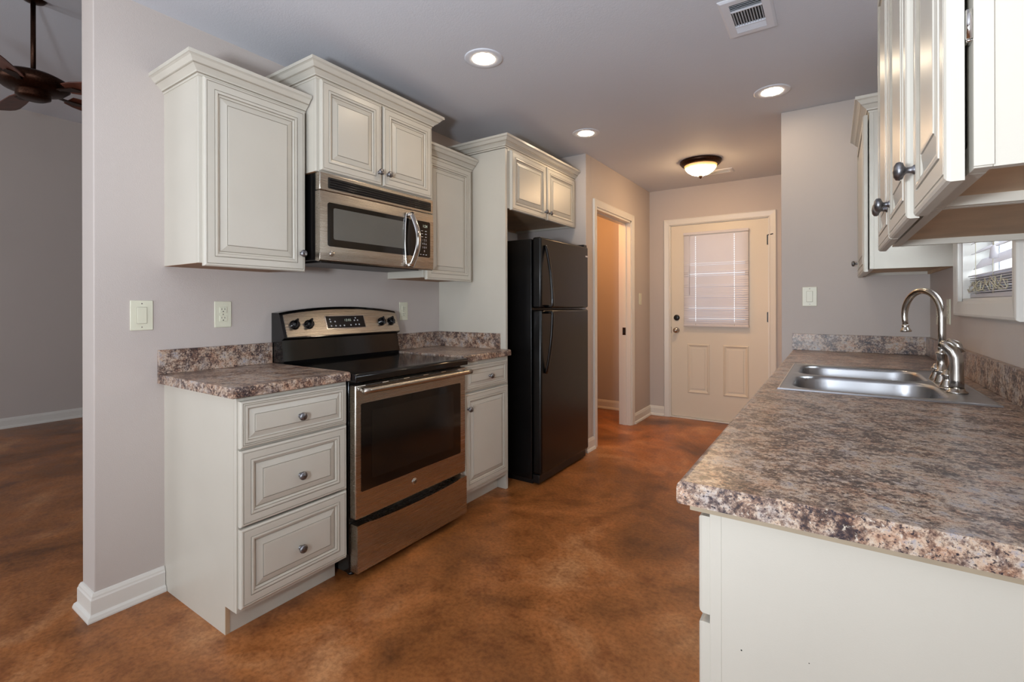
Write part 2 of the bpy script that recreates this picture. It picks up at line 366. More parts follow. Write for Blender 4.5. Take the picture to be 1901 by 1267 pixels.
on(dr, 'deadbolt', lambda mb: (mb.lathe((-1.385, yd, 1.064), (0, -1, 0), [(0.031, 0), (0.031, 0.008), (0.024, 0.014), (0, 0.014)], m_blackplastic), mb.box(-1.390, -1.380, yd-0.026, yd-0.012, 1.048, 1.08, m_blackplastic, 0.002)), 'black deadbolt')
on(dr, 'latch_plate', lambda mb: mb.box(-1.449, -1.441, yd-0.003, yd+0.02, 0.90, 0.965, m_blackplastic))
for z in (1.83, 1.08, 0.30):
    def hg(mb, z=z):
        mb.tube([(-0.517, yd-0.004, z-0.05), (-0.517, yd-0.004, z+0.05)], 0.006, m_blackplastic)
        mb.box(-0.530, -0.505, yd-0.003, yd+0.001, z-0.048, z+0.048, m_blackplastic)
        if z > 1.5: mb.tube([(-0.517, yd-0.012, z+0.045), (-0.475, yd-0.03, z+0.05)], 0.005, m_blackplastic)
    on(dr, 'hinge', hg, 'black hinge')
# mini blind on the door
bx0, bx1, bz0, bz1 = -1.305, -0.685, 0.975, 1.955; yb = yd-0.030
bl = thing('mini_blind', (-0.995, yb, 0.975), 'white mini blind hanging over the glass of the entry door', 'blind')
on(bl, 'headrail', lambda mb: mb.box(bx0, bx1, yb-0.014, yb+0.014, bz1-0.026, bz1, m_blind, 0.002))
on(bl, 'bottom_rail', lambda mb: mb.box(bx0, bx1, yb-0.011, yb+0.011, bz0, bz0+0.016, m_blind, 0.003))
def slats(mb):
    n = 42; cl = (-1.185, -0.815)
    for i in range(n):
        z = bz0+0.026+i*(bz1-0.05-bz0)/n
        ang = math.radians(72)
        if i in (2, 3, 7, 8, 13, 18, 23, 24, 28): ang = math.radians(random.uniform(52, 62))
        dy, dzz = 0.0125*math.cos(ang), 0.0125*math.sin(ang)
        def strip(a, b, t0, t1):
            P = []
            for (t, x) in ((t0, a), (t0, b), (t1, b), (t1, a)): P.append((x, yb+dy*t, z+dzz*t))
            mb.prism(P, (0, 0.0006, 0.0002), m_blind)
        strip(bx0+0.003, bx1-0.003, 0.25, 1)
        xs = [bx0+0.003, cl[0]-0.002, cl[0]+0.002, cl[1]-0.002, cl[1]+0.002, bx1-0.003]
        for k in (0, 2, 4): strip(xs[k], xs[k+1], -1, 0.25)
on(bl, 'slats', slats)
on(bl, 'tilt_wand', lambda mb: mb.tube([(-1.243, yb-0.018, 1.93), (-1.243, yb-0.02, 1.30)], 0.0035, m_blind, 8))

# ------------------------------------------------------------------ sink window and its blind
mb = MB()
mb.box(XR+0.001, XR+0.15, wy0-0.001, wy0+0.012, wz0, wz1, m_trim); mb.box(XR+0.001, XR+0.15, wy1-0.012, wy1+0.001, wz0, wz1, m_trim); mb.box(XR+0.001, XR+0.15, wy0, wy1, wz0-0.001, wz0+0.012, m_trim); mb.box(XR+0.001, XR+0.15, wy0, wy1, wz1-0.012, wz1+0.001, m_trim)
mb.sweep([(wy0, wz0), (wy1, wz0), (wy1, wz1), (wy0, wz1)], [(0, 0), (0, 0.013), (0.010, 0.016), (0.05, 0.020), (0.058, 0.018), (0.062, 0.012), (0.062, 0)], m_trim, O=(XR, 0, 0), A=(0, 1, 0), B=(0, 0, 1), N=(-1, 0, 0), side=-1, closed=True)
wn = struct(mb, 'window_1')
def sash(mb):
    for a in ((wy0+0.012, wy0+0.045, wz0+0.012, wz1-0.012), (wy1-0.045, wy1-0.012, wz0+0.012, wz1-0.012), (wy0+0.045, wy1-0.045, wz0+0.012, wz0+0.05), (wy0+0.045, wy1-0.045, wz1-0.05, wz1-0.012), (wy0+0.045, wy1-0.045, 1.63, 1.67)):
        mb.box(XR+0.09, XR+0.12, a[0], a[1], a[2], a[3], m_white)
on(wn, 'sash', sash)
on(wn, 'pane', lambda mb: mb.box(XR+0.103, XR+0.107, wy0+0.045, wy1-0.045, wz0+0.05, wz1-0.05, m_glass))
wb = thing('window_blind', (XR+0.045, 2.37, 1.225), 'white slatted blind with tangled cords in the window over the sink', 'blind')
def wslats(mb):
    a = math.radians(38); xc = XR+0.045
    for i in range(16):
        z = 1.375+i*0.043
        if z > 2.03: break
        tilt = a*random.uniform(0.9, 1.1)+(0.35 if i == 0 else 0); dy = 0.0
        c, s_ = 0.024*math.cos(tilt), 0.024*math.sin(tilt)
        sag = 0.012 if i < 1 else 0
        mb.prism([(xc-c, wy0+0.018, z-s_), (xc+c, wy0+0.018, z+s_), (xc+c, wy1-0.018, z+s_-sag), (xc-c, wy1-0.018, z-s_-sag)], (0, 0, 0.0028), m_blind)
on(wb, 'slats', wslats)
def stack(mb):
    xc = XR+0.045
    for i in range(9):
        z = 1.246+i*0.0085; j = random.uniform(-0.006, 0.006)
        mb.box(xc-0.024+j, xc+0.024+j, wy0+0.018+abs(j), wy1-0.018+j, z, z+0.003, m_blind)
on(wb, 'slat_stack', stack)
on(wb, 'bottom_rail', lambda mb: mb.box(XR+0.022, XR+0.068, wy0+0.018, wy1-0.018, 1.226, 1.243, m_blind, 0.003))
on(wb, 'headrail', lambda mb: mb.box(XR+0.015, XR+0.07, wy0+0.014, wy1-0.014, 2.045, 2.087, m_blind, 0.003))
def cords(mb):
    for y in (2.12, 2.37, 2.62):
        for x in (XR+0.020, XR+0.070): mb.tube([(x, y, 2.05), (x, y, 1.24)], 0.0011, m_cord, 6)
    for k in range(5):
        y = 2.25+0.1*k; P = []
        for q in range(14):
            P.append((XR+0.016+0.006*math.sin(q*1.3+k), y+0.06*math.sin(q*0.9+k*2), 1.30-0.05*abs(math.sin(q*0.7+k))))
        mb.tube(P, 0.0013, m_cord, 6)
on(wb, 'cords', cords)
on(wb, 'tassel', lambda mb: (mb.tube([(XR+0.008, 2.30, 2.05), (XR+0.008, 2.30, 1.40)], 0.0011, m_cord, 6), mb.lathe((XR+0.008, 2.30, 1.405), (0, 0, -1), [(0.002, 0), (0.008, 0.006), (0.010, 0.03), (0.012, 0.045), (0, 0.047)], m_blind, 14)))

# ------------------------------------------------------------------ cabinet parts
PROF = [(0, -0.019, 0), (0, -0.006, 0), (0.002, -0.002, 0), (0.006, 0, 0), (0.010, 0, 0), (0.0105, -0.0016, 1), (0.0125, -0.0016, 1), (0.013, 0, 0), (0.038, 0, 0), (0.0385, -0.002, 1), (0.0405, -0.002, 1),
        (0.041, 0.0012, 0), (0.046, 0.002, 0), (0.051, 0.0008, 0), (0.0515, -0.003, 1), (0.053, -0.004, 1), (0.056, -0.0065, 0), (0.060, -0.0075, 0), (0.0605, -0.009, 1), (0.0625, -0.009, 1), (0.064, -0.0072, 0), (0.086, -0.0012, 0), (0.0865, -0.003, 1), (0.0885, -0.003, 1), (0.089, 0, 0), (0.093, 0.0004, 0)]
PSMALL = [(0, -0.019, 0), (0, -0.006, 0), (0.002, -0.002, 0), (0.006, 0, 0), (0.008, 0, 0), (0.0085, -0.0016, 1), (0.0105, -0.0016, 1), (0.011, 0, 0), (0.0145, 0, 0), (0.015, -0.0016, 1), (0.017, -0.0016, 1), (0.0175, 0, 0), (0.026, 0, 0), (0.0265, -0.003, 1), (0.0285, -0.004, 1), (0.030, -0.0065, 0), (0.033, -0.007, 0), (0.051, -0.0012, 0), (0.0515, -0.003, 1), (0.053, -0.003, 1), (0.0535, 0, 0), (0.056, 0.0003, 0)]
def panel_front(mb, O, U, V, Wd, w, h, prof):
    O, U, V, Wd = map(Vector, (O, U, V, Wd)); lo = []
    for (i, d, g) in prof:
        lo.append([mb.bm.verts.new(O+U*a+V*b+Wd*d) for (a, b) in ((i, i), (w-i, i), (w-i, h-i), (i, h-i))])
    for q in range(len(prof)-1):
        g = prof[q][2] and prof[q+1][2] or (prof[q+1][2] and prof[q+1][1] < prof[q][1]-0.0012)
        for k in range(4):
            f = mb.bm.faces.new((lo[q][k], lo[q][(k+1)%4], lo[q+1][(k+1)%4], lo[q+1][k])); f.material_index = mb.mi(m_glaze if g else m_cream)
    f = mb.bm.faces.new(lo[-1]); f.material_index = mb.mi(m_cream); f = mb.bm.faces.new(lo[0][::-1]); f.material_index = mb.mi(m_cream)
def add_knob(par, p, Wd):
    mb = MB(); mb.lathe(p, Wd, [(0.0085, 0), (0.0085, 0.002), (0.006, 0.004), (0.0052, 0.012), (0.008, 0.0145), (0.0145, 0.017), (0.0165, 0.021), (0.0155, 0.026), (0.010, 0.0295), (0.0, 0.031)], m_pewter, 20)
    return mb.build('knob', par)
def add_front(par, name, face, y0, y1, z0, z1, sgn, prof=PROF, knob=None, off=0.0):
    # face: X of the front plane; sgn +1 faces +X, -1 faces -X
    mb = MB(); Wd = (sgn, 0, 0)
    panel_front(mb, (face, y0, z0), (0, 1, 0), (0, 0, 1), Wd, y1-y0, z1-z0, prof)
    o = mb.build(name, par)
    if knob: add_knob(o, (face, knob[0], knob[1]), Wd)
    return o
CROWN = [(-0.004, 0), (0.003, 0), (0.004, 0.008), (0.009, 0.011), (0.011, 0.016), (0.024, 0.027), (0.030, 0.031), (0.031, 0.036), (0.034, 0.037), (0.046, 0.052), (0.052, 0.055), (0.056, 0.056), (0.056, 0.070), (0.050, 0.070), (-0.004, 0.010)]
CM = [m_cream]*len(CROWN); CM[0] = m_cream; CM[6] = m_glaze; CM[12] = m_cream; CM[13] = m_crownback; CM[14] = m_crownback; CM[2] = m_glaze
def crown(par, path, z, side, sc=1.0):
    mb = MB(); mb.sweep(path, [(a*sc, z+b*sc) for a, b in CROWN], m_crownback, side=side, mats=CM); return mb.build('crown_molding', par)
def upper_carcass(par, face, back, y0, y1, z0, z1, sgn, frame=0.018, flush=False):
    # box with recessed bottom and a face frame; face = X of frame front
    mb = MB(); fx = face-sgn*frame; lo, hi = min(back, fx), max(back, fx)
    mb.box(lo, hi, y0, y0+0.016, z0, z1, m_cream); mb.box(lo, hi, y1-0.016, y1, z0, z1, m_cream)
    mb.box(lo, hi, y0+0.016, y1-0.016, z0+0.016, z0+0.030, m_raw); mb.box(lo, hi, y0+0.016, y1-0.016, z1-0.016, z1, m_cream)
    if flush: mb.box(lo, hi, y0+0.001, y1-0.001, z0-0.001, z0+0.016, m_underside)
    bk = back+sgn*0.012; mb.box(min(back, bk), max(back, bk), y0+0.016, y1-0.016, z0, z1-0.016, m_raw)
    a, b = min(fx, face), max(fx, face)
    mb.box(a, b, y0, y0+0.035, z0, z1, m_cream, 0.0012); mb.box(a, b, y1-0.035, y1, z0, z1, m_cream, 0.0012)
    mb.box(a, b, y0+0.035, y1-0.035, z0, z0+0.035, m_cream); mb.box(a, b, y0+0.035, y1-0.035, z1-0.035, z1, m_cream)
    return mb.build('carcass', par)

# ---- left run, wall cabinets
FX = -2.047
c1 = thing('wall_cabinet', (XW, 1.10, 1.37), 'tall cream wall cabinet with one raised panel door left of the microwave', 'cabinet')
upper_carcass(c1, FX, XW, 0.872, 1.325, 1.37, 2.11, 1, flush=True)
add_front(c1, 'door', FX+0.020, 0.884, 1.314, 1.358, 2.096, 1, knob=(1.292, 1.44))
crown(c1, [(XW, 0.872), (FX, 0.872), (FX, 1.325)], 2.098, -1)
c2 = thing('wall_cabinet', (XW, 1.71, 1.82), 'highest cream wall cabinet with two doors above the microwave', 'cabinet')
F2 = -1.972
upper_carcass(c2, F2, XW, 1.333, 2.093, 1.822, 2.262, 1, flush=True)
add_front(c2, 'door', F2+0.020, 1.347, 1.703, 1.828, 2.246, 1, knob=(1.681, 1.890))
add_front(c2, 'door', F2+0.020, 1.715, 2.079, 1.828, 2.246, 1, knob=(1.740, 1.890))
crown(c2, [(XW, 1.333), (F2, 1.333), (F2, 2.093), (XW, 2.093)], 2.248, -1)
c3 = thing('wall_cabinet', (XW, 2.33, 1.37), 'cream wall cabinet with one door between microwave and tall refrigerator panel', 'cabinet')
upper_carcass(c3, FX, XW, 2.100, 2.560, 1.37, 2.125, 1, flush=True)
add_front(c3, 'door', FX+0.020, 2.112, 2.543, 1.358, 2.108, 1)
crown(c3, [(FX, 2.100), (FX, 2.572)], 2.113, -1)

# ---- refrigerator surround
PX = -1.775
ep = MB(); ep.box(XW, PX, 2.578, 2.602, 0, 2.229, m_cream, 0.0015)
tag(reorigin(ep.build('end_panel'), (-2.07, 2.59, 0)), 'tall cream end panel on the near side of the black refrigerator', 'panel')
c4 = thing('refrigerator_cabinet', (XW, 3.1, 1.83), 'shallow cream cabinet with two doors above the black refrigerator', 'cabinet')
upper_carcass(c4, PX, XW+0.001, 2.6035, 3.586, 1.84, 2.245, 1)
add_front(c4, 'door', PX+0.020, 2.628, 3.088, 1.832, 2.225, 1, knob=(3.062, 1.885))
add_front(c4, 'door', PX+0.020, 3.100, 3.560, 1.832, 2.225, 1, knob=(3.127, 1.885))
crown(c4, [(XW+0.001, 2.576), (PX, 2.576), (PX, 3.587)], 2.232, -1)
on(c4, 'cleat', lambda mb: (mb.box(XW+0.001, XW+0.02, 2.604, 3.586, 1.70, 1.838, m_trim, 0.003), mb.box(XW+0.001, XW+0.035, 2.604, 3.586, 1.735, 1.755, m_trim, 0.004)))

# ---- base cabinets
def base_carcass(par, face, back, y0, y1, top, sgn, toe=0.095, open_top=False):
    mb = MB(); tx = face-sgn*toe
    for (a, b) in ((y0, y0+0.016), (y1-0.016, y1)):
        P = [(back, a, 0), (tx, a, 0), (tx, a, 0.105), (face-sgn*0.018, a, 0.105), (face-sgn*0.018, a, top), (back, a, top)]
        mb.prism(P, (0, b-a, 0), m_cream)
    mb.prism([(tx, y0+0.0005, 0.0), (tx+sgn*0.0015, y0+0.0005, 0.0), (tx+sgn*0.0015, y0+0.0005, 0.105), (tx, y0+0.0005, 0.105)], (0, 0.0155, 0), m_raw)
    a, b = sorted((tx, tx-sgn*0.014)); mb.box(a, b, y0+0.016, y1-0.016, 0, 0.105, m_cream)
    a, b = sorted((back, face-sgn*0.018)); mb.box(a, b, y0+0.016, y1-0.016, 0.105, 0.12, m_raw); 
    if not open_top: mb.box(a, b, y0+0.016, y1-0.016, top-0.02, top, m_raw)
    a, b = sorted((back, back+sgn*0.01)); mb.box(a, b, y0+0.016, y1-0.016, 0.12, top-0.02, m_raw)
    a, b = sorted((face-sgn*0.018, face))
    mb.box(a, b, y0, y0+0.03, 0.105, top, m_cream, 0.001); mb.box(a, b, y1-0.03, y1, 0.105, top, m_cream, 0.001)
    mb.box(a, b, y0+0.03, y1-0.03, 0.105, 0.14, m_cream); mb.box(a, b, y0+0.03, y1-0.03, top-0.03, top, m_cream); mb.box(a, b, y0+0.03, y1-0.03, 0.66, 0.70, m_cream)
    return mb.build('carcass', par)
FB = -1.762
b1 = thing('base_cabinet', (XW+0.3, 1.10, 0), 'cream base cabinet with three stacked drawers left of the range', 'cabinet')
base_carcass(b1, FB, XW, 0.870, 1.333, 0.875, 1, toe=0.081)
for (a, b, pr, kz) in ((0.692, 0.860, PSMALL, 0.768), (0.412, 0.684, PROF, 0.536), (0.122, 0.404, PROF, 0.250)):
    add_front(b1, 'drawer', FB+0.020, 0.876, 1.322, a, b, 1, prof=[(p[0]*(0.93 if pr is PROF else 1), p[1], p[2]) for p in pr], knob=(1.104, kz))
b2 = thing('base_cabinet', (XW+0.3, 2.34, 0), 'narrow cream base cabinet with a drawer over a door between range and refrigerator', 'cabinet')
base_carcass(b2, FB, XW, 2.104, 2.576, 0.875, 1, toe=0.081)
add_front(b2, 'drawer', FB+0.020, 2.124, 2.554, 0.700, 0.852, 1, prof=PSMALL, knob=(2.356, 0.772))
add_front(b2, 'door', FB+0.020, 2.124, 2.558, 0.130, 0.690, 1, prof=[(p[0]*0.85, p[1], p[2]) for p in PROF], knob=(2.148, 0.605))

# ---- laminate worktops
def counter_profile(xf, xb, sgn, top=0.914, th=0.038, r=0.012):
    P = [(xf-sgn*0.0, top-th+0.003), (xf, top-r)]
    for k in range(1, 6):
        a = k/6*PI/2; P.append((xf-sgn*(r-r*math.cos(a)), top-r+r*math.sin(a)))
    P += [(xf-sgn*r, top), (xb, top), (xb, top-th), (xf-sgn*0.003, top-th)]
    return P
XC = -1.731
def left_counter(name, y0, y1, label):
    t = thing(name, (XW+0.3, (y0+y1)/2, 0.876), label, 'countertop')
    on(t, 'top_slab', lambda mb: mb.prism([(x, y0, z) for x, z in counter_profile(XC, XW+0.001, 1)], (0, y1-y0, 0), m_granite))
    on(t, 'backsplash', lambda mb: mb.box(XW+0.0005, XW+0.019, y0, y1, 0.9145, 1.016, m_granite, 0.001))
    return t
left_counter('countertop', 0.845, 1.333, 'short brown speckled worktop left of the range')
t = left_counter('countertop', 2.100, 2.577, 'short brown speckled worktop between range and refrigerator panel')
on(t, 'side_splash', lambda mb: mb.box(XW+0.02, -1.815, 2.559, 2.577, 0.9145, 1.016, m_granite, 0.001))

# ------------------------------------------------------------------ kitchen range
rg = thing('kitchen_range', (-2.0, 1.715, 0), 'stainless steel and black electric range between the base cabinets', 'range')
RY0, RY1 = 1.338, 2.094; RX = -1.712
def rbody(mb):
    mb.box(-2.34, RX-0.045, RY0+0.004, RY1-0.004, 0.03, 0.868, m_blackgloss, 0.002)
    for x in (-2.25, -1.80):
        for y in (RY0+0.05, RY1-0.05): mb.lathe((x, y, 0), (0, 0, 1), [(0.018, 0), (0.018, 0.008), (0.010, 0.012), (0.010, 0.035)], m_blackplastic, 12)
on(rg, 'body', rbody, 'black enamel body')
on(rg, 'cooktop', lambda mb: mb.prism([(-2.30, RY0-0.002, 0.868), (RX+0.012, RY0-0.002, 0.868), (RX+0.014, RY0-0.002, 0.895), (RX+0.004, RY0-0.002, 0.906), (-2.30, RY0-0.002, 0.908)], (0, RY1-RY0+0.004, 0), m_blackgloss, 0.004), 'black glass cooktop')
def rdoor(mb):
    mb.box(RX-0.043, RX, RY0+0.006, RY1-0.006, 0.270, 0.855, m_steelY, 0.006)
dd = on(rg, 'oven_door', rdoor, 'stainless steel oven door')
on(dd, 'oven_window', lambda mb: (rounded_plate(mb, RX+0.0015, 1.372, 2.044, 0.386, 0.772, 0.006, 0.02, m_ovenglass), rounded_plate(mb, RX+0.0024, 1.43, 1.985, 0.43, 0.735, 0.012, 0.02, m_ovenwin)) if 0 else None)
def rounded_plate(mb, x, y0, y1, z0, z1, r, th, m, sgn=1):
    P = []
    for (cy_, cz_, a0) in ((y1-r, z1-r, 0), (y0+r, z1-r, 90), (y0+r, z0+r, 180), (y1-r, z0+r, 270)):
        for k in range(6): a = math.radians(a0+k*18); P.append((x, cy_+r*math.cos(a), cz_+r*math.sin(a)))
    mb.prism(P, (-sgn*th, 0, 0), m)
for ch in list(dd.children): bpy.data.objects.remove(ch)
def owin(mb):
    rounded_plate(mb, RX+0.0015, 1.372, 2.044, 0.386, 0.772, 0.008, 0.01, m_ovenglass); rounded_plate(mb, RX+0.0022, 1.43, 1.985, 0.43, 0.735, 0.014, 0.01, m_ovenwin)
on(dd, 'oven_window', owin, 'black glass oven window')
def ohandle(mb):
    P = []
    y0, y1 = RY0+0.012, RY1-0.012; n = 20
    for k in range(n+1):
        t = k/n; P.append((RX+0.046+0.006*math.sin(PI*t), y0+(y1-y0)*t, 0.834))
    mb.tube(P, 0.0135, m_steelY, 14)
    for y in (y0+0.022, y1-0.022): mb.box(RX-0.002, RX+0.046, y-0.011, y+0.011, 0.826, 0.844, m_chrome, 0.004)
on(dd, 'handle', ohandle, 'thick steel bar handle')
def vents(mb):
    for k in range(5):
        y = RY0+0.06+k*0.132; mb.box(RX-0.002, RX+0.0008, y, y+0.095, 0.8475, 0.8515, m_duct)
on(dd, 'vent_slots', vents)
def badge(mb, x, y, z, r):
    mb.lathe((x, y, z), (1, 0, 0), [(r, 0), (r, 0.0015), (r*0.92, 0.0022), (0, 0.0022)], m_chrome, 28)
    mb.lathe((x+0.0022, y, z), (1, 0, 0), [(r*0.74, 0), (r*0.74, 0.0004), (0, 0.0004)], m_steelY, 28)
    text_faces(mb, 'GE', r*0.95, (x+0.0028, y, z), (0, 1, 0), (0, 0, 1), (1, 0, 0), m_blackplastic)
on(dd, 'badge', lambda mb: badge(mb, RX, 1.694, 0.335, 0.017), 'round silver badge with GE monogram')
def rdrawer(mb):
    P = [(RY0+0.010, 0.040), (RY1-0.004, 0.040), (RY1-0.004, 0.246)]
    n = 16
    for k in range(n+1):
        t = k/n; P.append((RY1-0.06-(RY1-RY0-0.12)*t, 0.246-0.014*math.sin(PI*t)**0.6))
    P.append((RY0+0.010, 0.246))
    mb.prism([(RX+0.006, y, z) for y, z in P], (-0.05, 0, 0), m_steelY)
on(rg, 'storage_drawer', rdrawer, 'stainless steel storage drawer')
def bguard(mb):
    ya, yb_ = RY0-0.002, RY1+0.0
    prof = [(-2.352, 0.908), (-2.252, 0.908), (-2.246, 0.93), (-2.262, 1.03), (-2.236, 1.046), (-2.275, 1.160), (-2.352, 1.160)]
    n = 14
    # body: cross-section whose top height follows a gentle arch
    def sec(y, t):
        e = 0.030*math.sin(PI*t)**0.8
        return [(-2.352, y, 0.908), (-2.250, y, 0.908), (-2.244, y, 0.925), (-2.264, y, 1.028), (-2.240, y, 1.040), (-2.283-e*0.33, y, 1.158+e), (-2.290-e*0.33, y, 1.165+e), (-2.352, y, 1.165+e)]
    pts = []; fs = []; k = 8
    for i in range(n+1): pts += sec(ya+(yb_-ya)*i/n, i/n)
    for i in range(n):
        for q in range(k): fs.append((i*k+q, i*k+(q+1)%k, (i+1)*k+(q+1)%k, (i+1)*k+q))
    fs += [tuple(range(k)), tuple(range(n*k, n*k+k))]
    mb.faces(pts, fs, m_blackgloss)
bgd = on(rg, 'backguard', bguard, 'black backguard')
nrmP = Vector((0.118, 0, 0.043)).normalized(); upP = Vector((-0.043, 0, 0.118)).normalized()
def on_panel(y, s, w=0.0): return Vector((-2.240, y, 1.040))+upP*s+nrmP*w
def cpanel(mb):
    n = 16; ya, yb_ = RY0+0.014, RY1-0.004; pts = []
    for i in range(n+1):
        t = i/n; y = ya+(yb_-ya)*t; h = 0.118+0.031*math.sin(PI*min(max((y-RY0)/(RY1-RY0), 0), 1))**0.8
        for (s, w) in ((0.004, 0.004), (h, 0.004), (h, 0.0), (0.004, 0.0)): pts.append(on_panel(y, s, w))
    fs = []
    for i in range(n):
        for q in range(4): fs.append((i*4+q, i*4+(q+1)%4, (i+1)*4+(q+1)%4, (i+1)*4+q))
    fs += [(0, 1, 2, 3), (n*4, n*4+1, n*4+2, n*4+3)]
    mb.faces(pts, fs, m_steelY)
on(bgd, 'control_panel', cpanel, 'stainless steel control panel')
for y in (1.402, 1.482, 1.962, 2.035):
    def rk(mb, y=y):
        c = on_panel(y, 0.066, 0.004)
        mb.lathe(c, nrmP, [(0.025, 0), (0.025, 0.003), (0.021, 0.006), (0.0195, 0.020), (0.017, 0.023), (0, 0.023)], m_blackgloss, 24)
        a = 0.3 if y < 1.7 else 0.0
        d = (upP*math.cos(a)+Vector((0, 1, 0))*math.sin(a)); s_ = nrmP.cross(d)
        P = [c+d*u*0.024+s_*v*0.005+nrmP*0.006 for u, v in ((-0.9, -1), (1.05, -0.8), (1.05, 0.8), (-0.9, 1))]
        mb.prism(P, nrmP*0.026, m_blackgloss, 0.0015)
    on(bgd, 'knob', rk, 'black control knob')
def disp(mb):
    q = lambda y0, y1, s0, s1, w, m, th=0.003: mb.prism([on_panel(y0, s0, w), on_panel(y1, s0, w), on_panel(y1, s1, w), on_panel(y0, s1, w)], -nrmP*th, m)
    q(1.582, 1.842, 0.034, 0.112, 0.006, m_chrome); q(1.588, 1.836, 0.039, 0.107, 0.0068, m_blackgloss)
    for (y, s) in ((1.610, 0.090), (1.612, 0.076), (1.640, 0.076), (1.612, 0.052), (1.640, 0.052), (1.668, 0.051), (1.694, 0.052), (1.738, 0.053), (1.772, 0.055), (1.795, 0.055), (1.768, 0.080), (1.790, 0.080), (1.778, 0.094)):
        mb.lathe(on_panel(y, s, 0.0068), nrmP, [(0.0045, 0), (0.0045, 0.0008), (0, 0.0008)], m_label, 10)
    for k, y in enumerate((1.705, 1.716, 1.730, 1.741)): text_faces(mb, '1205'[k], 0.018, on_panel(y, 0.082, 0.0072), (0, 1, 0), upP, nrmP, m_led)
on(bgd, 'clock_display', disp, 'black clock display with silver bezel')

# ------------------------------------------------------------------ microwave
mw = thing('microwave', (-2.15, 1.71, 1.41), 'stainless steel over the range microwave under the two door cabinet', 'microwave')
MX = -1.952; MY0, MY1 = 1.337, 2.087
on(mw, 'body', lambda mb: (mb.box(-2.352, MX-0.035, MY0+0.003, MY1-0.003, 1.413, 1.819, m_blackgloss, 0.003), mb.box(-2.30, -2.02, MY0+0.05, MY1-0.05, 1.406, 1.415, m_blackplastic, 0.002)), 'black body')
on(mw, 'top_trim', lambda mb: mb.box(MX-0.036, MX, MY0, MY1, 1.7345, 1.819, m_steelY, 0.005), 'stainless steel top trim')
def grille(mb):
    rounded_plate(mb, MX+0.001, 1.380, 2.068, 1.748, 1.800, 0.006, 0.01, m_blackplastic)
    for k in range(4): mb.box(MX, MX+0.004, 1.388, 2.060, 1.753+k*0.0115, 1.758+k*0.0115, m_blackgloss, 0.001)
on(mw, 'vent_grille', grille, 'black vent grille')
def mdoor(mb):
    P = [(MX-0.036, 1.410), (MX-0.010, 1.405), (MX-0.002, 1.412), (MX+0.001, 1.45), (MX+0.001, 1.69), (MX-0.001, 1.7325), (MX-0.036, 1.7325)]
    mb.prism([(x, MY0, z) for x, z in P], (0, MY1-MY0, 0), m_steelY, 0.0015)
md = on(mw, 'door', mdoor, 'stainless steel door')
on(md, 'window', lambda mb: (rounded_plate(mb, MX+0.0025, 1.377, 1.90, 1.478, 1.683, 0.012, 0.006, m_ovenglass), rounded_plate(mb, MX+0.0031, 1.408, 1.862, 1.512, 1.660, 0.008, 0.006, m_micwin)), 'dark glass window')
def mctl(mb):
    rounded_plate(mb, MX+0.0030, 1.9, 2.058, 1.478, 1.683, 0.010, 0.006, m_ovenglass)
    text_faces(mb, '1:24', 0.022, (MX+0.0034, 2.015, 1.655), (0, 1, 0), (0, 0, 1), (1, 0, 0), m_led)
    rows = ['1 2 3', '4 5 6', '7 8 9', '0']
    for r_ in range(3):
        for c_ in range(2): mb.box(MX+0.003, MX+0.0036, 1.985+c_*0.030, 1.999+c_*0.030, 1.626-r_*0.017, 1.6295-r_*0.017, m_label)
    for k, s_ in enumerate(rows): text_faces(mb, s_, 0.017, (MX+0.0034, 2.010, 1.575-k*0.021), (0, 1, 0), (0, 0, 1), (1, 0, 0), m_label)
    for c_ in range(3): mb.box(MX+0.003, MX+0.0036, 1.975+c_*0.022, 1.986+c_*0.022, 1.490, 1.4935, m_label)
on(mw, 'control_panel', mctl, 'black keypad with white legends')
def mhandle(mb):
    P = []; n = 18
    for k in range(n+1):
        t = k/n; P.append((MX+0.016+0.040*math.sin(PI*t), 1.893+0.018*math.sin(PI*t), 1.412+0.303*t))
    mb.tube(P, 1.0, m_chrome, 14, flat=(0.019, 0.008), side=(0, 1, 0))
    for z in (1.424, 1.702): mb.box(MX-0.002, MX+0.026, 1.870, 1.905, z-0.010, z+0.010, m_chrome, 0.004)
    Q = [(MX+0.006, 1.868-0.010*math.sin(PI*k/n), 1.414+0.30*k/n) for k in range(n+1)]
    mb.tube(Q, 0.004, m_chrome, 8)
on(md, 'handle', mhandle, 'bowed chrome handle')
on(md, 'badge', lambda mb: badge(mb, MX+0.001, 1.400, 1.444, 0.013), 'round silver badge with GE monogram')

# ------------------------------------------------------------------ refrigerator
fr = thing('refrigerator', (-1.97, 3.11, 0), 'black top freezer refrigerator standing between end panel and hall wall', 'refrigerator')
GX = -1.600; GY0, GY1 = 2.738, 3.475
def fbody(mb):
    mb.box(-2.33, GX-0.075, GY0, GY1, 0.035, 1.645, m_fridge, 0.004)
    mb.box(-2.28, GX-0.08, GY0+0.02, GY1-0.02, 0.0, 0.04, m_blackplastic)
on(fr, 'body', fbody)
fd1 = on(fr, 'freezer_door', lambda mb: mb.box(GX-0.068, GX, GY0, GY1, 1.181, 1.655, m_fridge, 0.013))
fd2 = on(fr, 'refrigerator_door', lambda mb: mb.box(GX-0.068, GX, GY0, GY1, 0.075, 1.168, m_fridge, 0.013))
on(fr, 'kick_grille', lambda mb: mb.box(GX-0.075, GX-0.022, GY0+0.01, GY1-0.01, 0.012, 0.068, m_blackplastic, 0.004))
on(fr, 'hinge_cover', lambda mb: mb.box(GX-0.11, GX-0.01, GY1-0.06, GY1-0.005, 1.647, 1.672, m_blackplastic, 0.004))
